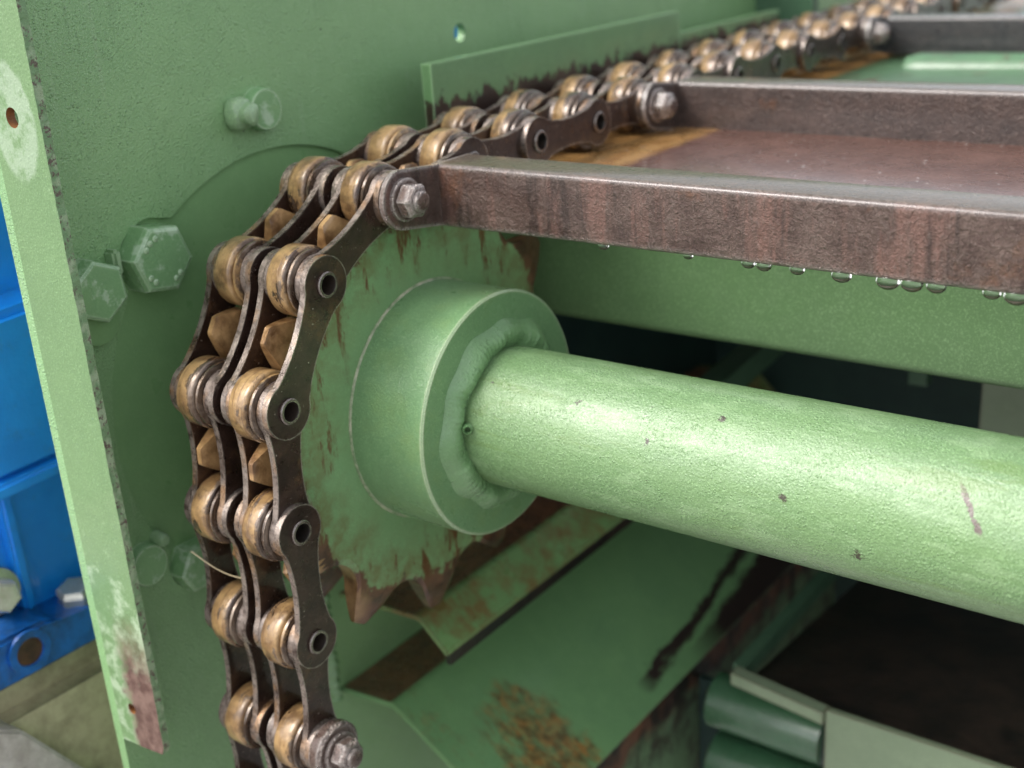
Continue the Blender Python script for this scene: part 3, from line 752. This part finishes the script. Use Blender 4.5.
# lowest bolt with a wide collar, on the hanging part of the chain
g = empty('chain_bolt', (0.0, PP[5].y, PP[5].z), 'rusty bolt with a wide collar at the bottom of the hanging chain', 'bolt')
bm = bmesh.new(); p = PP[5]
lathe(bm, (0.002, p.y, p.z), (1, 0, 0), [(0, 0.235), (0.025, 0.245), (0.10, 0.245), (0.12, 0.22)], 48); obj('collar', bm, M_nut, g, 30)
nutset(g, p, 0.122)
g = empty('steel_rod', (0.75, -1.95, -2.55), 'short rusty red rod end poking up at the bottom beside the hanging chain', 'rod')
bm = bmesh.new(); lathe(bm, (0.74, -1.90, -2.50), (1, 0.15, -0.22), [(0, 0.06), (0.02, 0.10), (0.05, 0.115), (1.2, 0.115)], 28); obj('rod', bm, M_nut, g, 35)
# loose straw fibre caught on the chain
def tube(bm, pts, r, n=6):
    rings = []
    for i, p_ in enumerate(pts):
        d = (pts[min(i + 1, len(pts) - 1)] - pts[max(i - 1, 0)]); a, u, v = frame(d)
        rings.append([bm.verts.new(p_ + (u * math.cos(2 * PI * k / n) + v * math.sin(2 * PI * k / n)) * r) for k in range(n)])
    for A, B in zip(rings, rings[1:]):
        for k in range(n): bm.faces.new((A[k], A[(k + 1) % n], B[(k + 1) % n], B[k]))
bm = bmesh.new(); tube(bm, [Vector((-1.15 + 0.5 * q, -2.12 + 0.22 * q, -0.78 - 0.22 * q - 0.08 * math.sin(3 * q))) for q in [i / 14 for i in range(15)]], 0.006)
tag(obj('straw_fibre', bm, M_fibre), 'thin pale straw fibre caught on the hanging chain', 'fibre')

# water drops under the nearest bar
dr = random.Random(4)
zb1 = max(PP[0].z, PP[-1].z) + 0.11 - 0.525; yb1 = PP[0].y + 0.44
for i, x in enumerate((1.62, 2.35, 2.83, 2.95, 3.20, 3.52, 3.84, 4.00, 4.16, 4.51, 4.66)):
    bm = bmesh.new(); r = (0.035, 0.03, 0.04, 0.045, 0.042, 0.055, 0.062, 0.058, 0.05, 0.045, 0.06)[i]
    bmesh.ops.create_uvsphere(bm, u_segments=20, v_segments=12, radius=r, matrix=Matrix.Translation((x, yb1 + 0.05, zb1 - r * 0.30)) @ Matrix.Diagonal((1.3, 0.9, 0.95, 1)))
    tag(obj('water_drop', bm, M_water, smooth=60, loc=(x, yb1 + 0.03, zb1)), 'clear water drop hanging from the lower edge of the nearest rusty bar', 'water drop', 'water drops under the nearest bar')

# ------------------------------------------------------------------ deck under the chain and its front beam
dk = empty('deck', (0, 2.2, 1.7), 'rusty brown deck plate with a tan rubbed strip between the first two bars', 'deck plate')
bm = bmesh.new(); box(bm, -1.24, 9, 1.75, 6.6, 1.66, 1.72); o = obj('deck_sheet', bm, M_deck, loc=(0, 0, 0), parent=dk)
bm = bmesh.new()
prof = [(2.19, 1.655), (2.19, 0.17)] + [(2.19 + 0.10 * (1 - math.cos(a)), 0.17 - 0.10 * math.sin(a)) for a in [R3(15 * k) for k in range(1, 7)]] + [(2.8, 0.07)]
A = [bm.verts.new((-1.2, y, z)) for y, z in prof]; B = [bm.verts.new((9, y, z)) for y, z in prof]
for i in range(len(prof) - 1): bm.faces.new((A[i], A[i + 1], B[i + 1], B[i]))
A2 = [bm.verts.new((-1.2, y + 0.05, z + (0.0 if i < 2 else 0.05))) for i, (y, z) in enumerate(prof)]
bm.faces.new([*A, *A2[::-1]])
obj('front_skirt', bm, M_beam, dk, 30, loc=(0, 0, 0))
M_fardeck = green('far deck paint with rust blotches', a=(0.067, 0.148, 0.071), b=(0.056, 0.121, 0.060), chips=0.62, drops=0.3, rough=0.35, stain=lambda n, c: n.mix(n.step(n.xyz()[0], 0.15, 0.05), c, (0.30, 0.16, 0.05)))
bm = bmesh.new(); box(bm, -1.24, 9, 7.1, 22, 1.6, 1.66)
tag(obj('far_deck', bm, M_fardeck), 'green far deck plate with rust patches between the second and the farthest bar', 'deck plate')
bm = bmesh.new(); lathe(bm, (0.55, 9.3, 1.52), (1, 0.12, 0), [(0, 0.12), (0.08, 0.25), (0.25, 0.3), (6, 0.3)], 32)
tag(obj('cross_pipe', bm, M_pipe, smooth=40), 'green wet pipe lying across the far deck with a bright reflection', 'pipe')

# ------------------------------------------------------------------ lower rails and chute
bm = bmesh.new(); extrude_profile(bm, [(-1.75, -2.46), (-0.70, -2.40), (-0.66, -2.405), (-0.63, -2.425), (-0.34, -2.70), (-0.33, -2.74)], 0.0, 7.5, 0.05)
g = empty('lower_rail', (-0.6, 0, -2.5), 'short stained green angle rail with a rusty top just under the toothed wheel', 'rail')
rl = obj('rail', bm, M_railA, g, 30, loc=(0, 0, 0))
M_rusttop = rusty('wet rusty brown rail top', (0.13, 0.052, 0.022), (0.26, 0.11, 0.045), streak=False, metal=0.1, rough=0.3, edge=(0.2, 0.3, 0.15), orange=0.5)
bm = bmesh.new(); box(bm, -0.40, -0.345, 0.05, 7.4, -2.88, -2.755); obj('gap_shade_strip', bm, M_black, g)  # black strip added to draw the shaded gap below the rail edge
bm = bmesh.new(); extrude_profile(bm, [(-1.74, -2.452), (-0.72, -2.394)], 0.01, 7.4, 0.004); obj('rusty_top', bm, M_rusttop, g, None)
g = empty('chute', (-1.1, 0, -3.7), 'broad sloping green chute plate streaked with orange rust under the shaft', 'chute')
bm = bmesh.new(); extrude_profile(bm, [(-1.9, -3.67), (-1.17, -3.60), (-1.13, -3.61), (-1.09, -3.635), (0.40, -4.60), (0.45, -4.63)], 0.0, 8.0, 0.06)
obj('chute_plate', bm, M_chute, g, 30, loc=(0, 0, 0))
bm = bmesh.new(); extrude_profile(bm, [(-1.88, -3.66), (-1.19, -3.595)], 0.01, 7.9, 0.004); obj('rusty_top', bm, M_rusttop, g, None)
bm = bmesh.new(); box(bm, 0.37, 0.43, 0.9, 7.9, -6.4, -4.64); obj('flank', bm, M_flank, g, None, loc=(0, 0, 0))

# ------------------------------------------------------------------ trough at the lower right
g = empty('trough', (3, 3, -6), 'dark oily trough with a pale green front wall at the lower right', 'trough')
bm = bmesh.new(); box(bm, 2.32, 9, 3.0, 3.07, -7, -4.24); obj('front_wall', bm, M_pale, g, None, loc=(0, 0, 0))
bm = bmesh.new(); box(bm, 1.22, 2.31, 2.94, 3.1, -4.27, -4.12)
for v_ in bm.verts:
    if v_.co.x > 2: v_.co.z -= 0.13
obj('front_lip', bm, M_pale, g, None, loc=(0, 0, 0))
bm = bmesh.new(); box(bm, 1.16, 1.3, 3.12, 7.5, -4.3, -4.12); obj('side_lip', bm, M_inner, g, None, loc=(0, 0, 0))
bm = bmesh.new()
vs = [bm.verts.new(v) for v in ((1.3, 3.1, -4.35), (9, 3.1, -4.35), (9, 8.0, -4.9), (1.3, 8.0, -4.9))]; bm.faces.new(vs)
obj('trough_floor', bm, M_black, g, None, loc=(0, 0, 0))
g2 = [(-4.73, 0.33, 'deep green glossy pipe with white reflection below the trough lip'), (-5.55, 0.34, 'lower green glossy pipe at the bottom edge of the picture')]
for zc, r, lb in g2:
    bm = bmesh.new(); lathe(bm, (0.86, 3.2, zc), (1, 0, 0), [(0, r * 0.7), (0.06, r), (1.42, r)], 40)
    tag(obj('cross_pipe', bm, M_tube, smooth=40, loc=(0.9, 3.2, zc)), lb, 'pipe')
bm = bmesh.new(); box(bm, -1.78, -1.6, 2.6, 7.99, -3.0, 1.6)  # panel added over the side plate so the gap looks dark
tag(obj('shade_panel', bm, M_darkteal), 'added dark green panel standing in for shade on the side plate in the gap behind the hub', 'machine panel')
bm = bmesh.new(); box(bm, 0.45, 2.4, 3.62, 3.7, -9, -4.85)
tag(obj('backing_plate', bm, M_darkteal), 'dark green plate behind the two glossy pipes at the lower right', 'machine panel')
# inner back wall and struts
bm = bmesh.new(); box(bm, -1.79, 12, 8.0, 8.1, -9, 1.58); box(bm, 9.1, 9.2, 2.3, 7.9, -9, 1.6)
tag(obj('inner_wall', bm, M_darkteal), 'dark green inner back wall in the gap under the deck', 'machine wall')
bm = bmesh.new(); box(bm, 2.86, 6.5, 6.0, 6.1, -2.3, 1.5)
tag(obj('support_plate', bm, M_pale), 'dull grey green support plate seen in the gap at the right edge', 'support plate')
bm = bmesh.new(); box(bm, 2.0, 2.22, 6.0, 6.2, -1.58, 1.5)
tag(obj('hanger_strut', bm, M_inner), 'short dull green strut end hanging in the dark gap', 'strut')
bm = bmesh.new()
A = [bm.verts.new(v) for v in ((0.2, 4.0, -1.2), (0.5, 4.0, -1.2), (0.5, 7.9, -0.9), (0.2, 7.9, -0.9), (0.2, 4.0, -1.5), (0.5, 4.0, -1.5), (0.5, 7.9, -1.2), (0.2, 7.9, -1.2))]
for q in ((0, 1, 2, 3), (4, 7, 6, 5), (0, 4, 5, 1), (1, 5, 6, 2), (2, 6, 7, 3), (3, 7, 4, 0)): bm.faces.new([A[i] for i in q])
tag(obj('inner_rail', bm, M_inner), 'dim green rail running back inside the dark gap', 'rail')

# ------------------------------------------------------------------ blue gearbox at the left, behind the plate
g = empty('gearbox', (-3, -2.6, -2.3), 'bright blue gearbox housing at the left edge with a bolted foot', 'gearbox')
bm = bmesh.new()
def slab(bm, x0, x1, yz):
    A = [bm.verts.new((x1, y, z)) for y, z in yz]; B = [bm.verts.new((x0, y, z)) for y, z in yz]
    n = len(yz); bm.faces.new(A); bm.faces.new(B[::-1])
    for i in range(n): bm.faces.new((A[i], B[i], B[(i + 1) % n], A[(i + 1) % n]))
slab(bm, -4.6, -3.0, [(-2.75, -0.40), (-1.2, -0.38), (-1.2, 1.12), (-2.75, 1.06)])
bmesh.ops.bevel(bm, geom=bm.edges[:], offset=0.08, segments=4, affect='EDGES')
obj('upper_housing', bm, M_blue, g, 40)
bm = bmesh.new(); slab(bm, -3.6, -2.93, [(-2.78, -0.52), (-1.2, -0.50), (-1.2, -0.36), (-2.78, -0.38)])
bmesh.ops.bevel(bm, geom=bm.edges[:], offset=0.035, segments=3, affect='EDGES')
obj('flange_rim', bm, M_blue, g, 40)
bm = bmesh.new(); slab(bm, -3.6, -3.38, [(-2.45, -1.9), (-2.33, -1.9), (-2.33, -0.5), (-2.45, -0.5)])
bmesh.ops.bevel(bm, geom=bm.edges[:], offset=0.03, segments=3, affect='EDGES')
obj('rib', bm, M_blue, g, 40)
bm = bmesh.new(); slab(bm, -5.2, -3.5, [(-2.85, -2.2), (7.5, -2.2), (7.5, 3.6), (-2.85, 3.6)]); obj('back_housing', bm, M_blue, g, 40)
bm = bmesh.new(); slab(bm, -4.0, -2.98, [(-3.6, -2.26), (-1.2, -2.32), (-1.2, -1.98), (-2.35, -1.93), (-2.5, -1.82), (-3.6, -1.78)])
bmesh.ops.bevel(bm, geom=bm.edges[:], offset=0.04, segments=3, affect='EDGES')
ft = obj('foot', bm, M_bluedk, g, 40)
bm = bmesh.new(); closed_lathe(bm, (-2.97, -2.73, -2.02), (1, 0, 0), [(-0.01, 0.13), (-0.01, 0.21), (0.03, 0.21), (0.03, 0.14)], 32); obj('hole_rim', bm, M_bluedk, ft, 30)
bm = bmesh.new(); lathe(bm, (-2.985, -2.73, -2.02), (1, 0, 0), [(0, 0.135), (0.02, 0.135)], 24); obj('bolt_hole', bm, M_holedk, ft, 30)
# flanged hex bolt standing on the foot, and a second bolt head on the recess face
def zbolt(o, axis, r, rot):
    bm = bmesh.new(); lathe(bm, o, axis, [(0, r * 1.35), (0.03, r * 1.35), (0.06, r * 1.0)], 40)
    q = Vector(o) + Vector(axis).normalized() * 0.055
    lathe(bm, q, axis, [(0, r), (0.19, r), (0.23, r * 0.8)], 6, rot=rot)
    bmesh.ops.bevel(bm, geom=[e for e in bm.edges if e.calc_length() > r * 0.8], offset=0.01, segments=2, affect='EDGES')
    return obj('bolt', bm, M_zinc, g, 30)
zbolt((-3.28, -1.97, -2.07), (0.15, -0.1, 1), 0.19, 0.3)
zbolt((-3.47, -2.66, -1.58), (1, -0.2, 0.15), 0.17, 0.1)

bm = bmesh.new()
prof = [(-2.25, -2.36)] + [(-3.15 + 0.0, -2.36)]
slab(bm, -6, -3.0, [(-6, -2.34), (-0.8, -2.46), (-0.8, -4.6), (-6, -4.6)])
bmesh.ops.bevel(bm, geom=bm.edges[:], offset=0.22, segments=6, affect='EDGES')
tag(obj('galvanised_beam', bm, M_galv, smooth=50), 'shiny yellowish galvanised beam under the blue gearbox', 'beam')
bm = bmesh.new()
slab(bm, -3.2, -2.8, [(-6, -2.2), (-3.25, -2.50), (-3.05, -2.62), (-2.40, -3.62), (-2.2, -5), (-6, -5)])
bmesh.ops.bevel(bm, geom=bm.edges[:], offset=0.03, segments=2, affect='EDGES')
tag(obj('corner_plate', bm, M_greyplate, smooth=40), 'dirty pale grey plate in the lower left corner', 'plate')
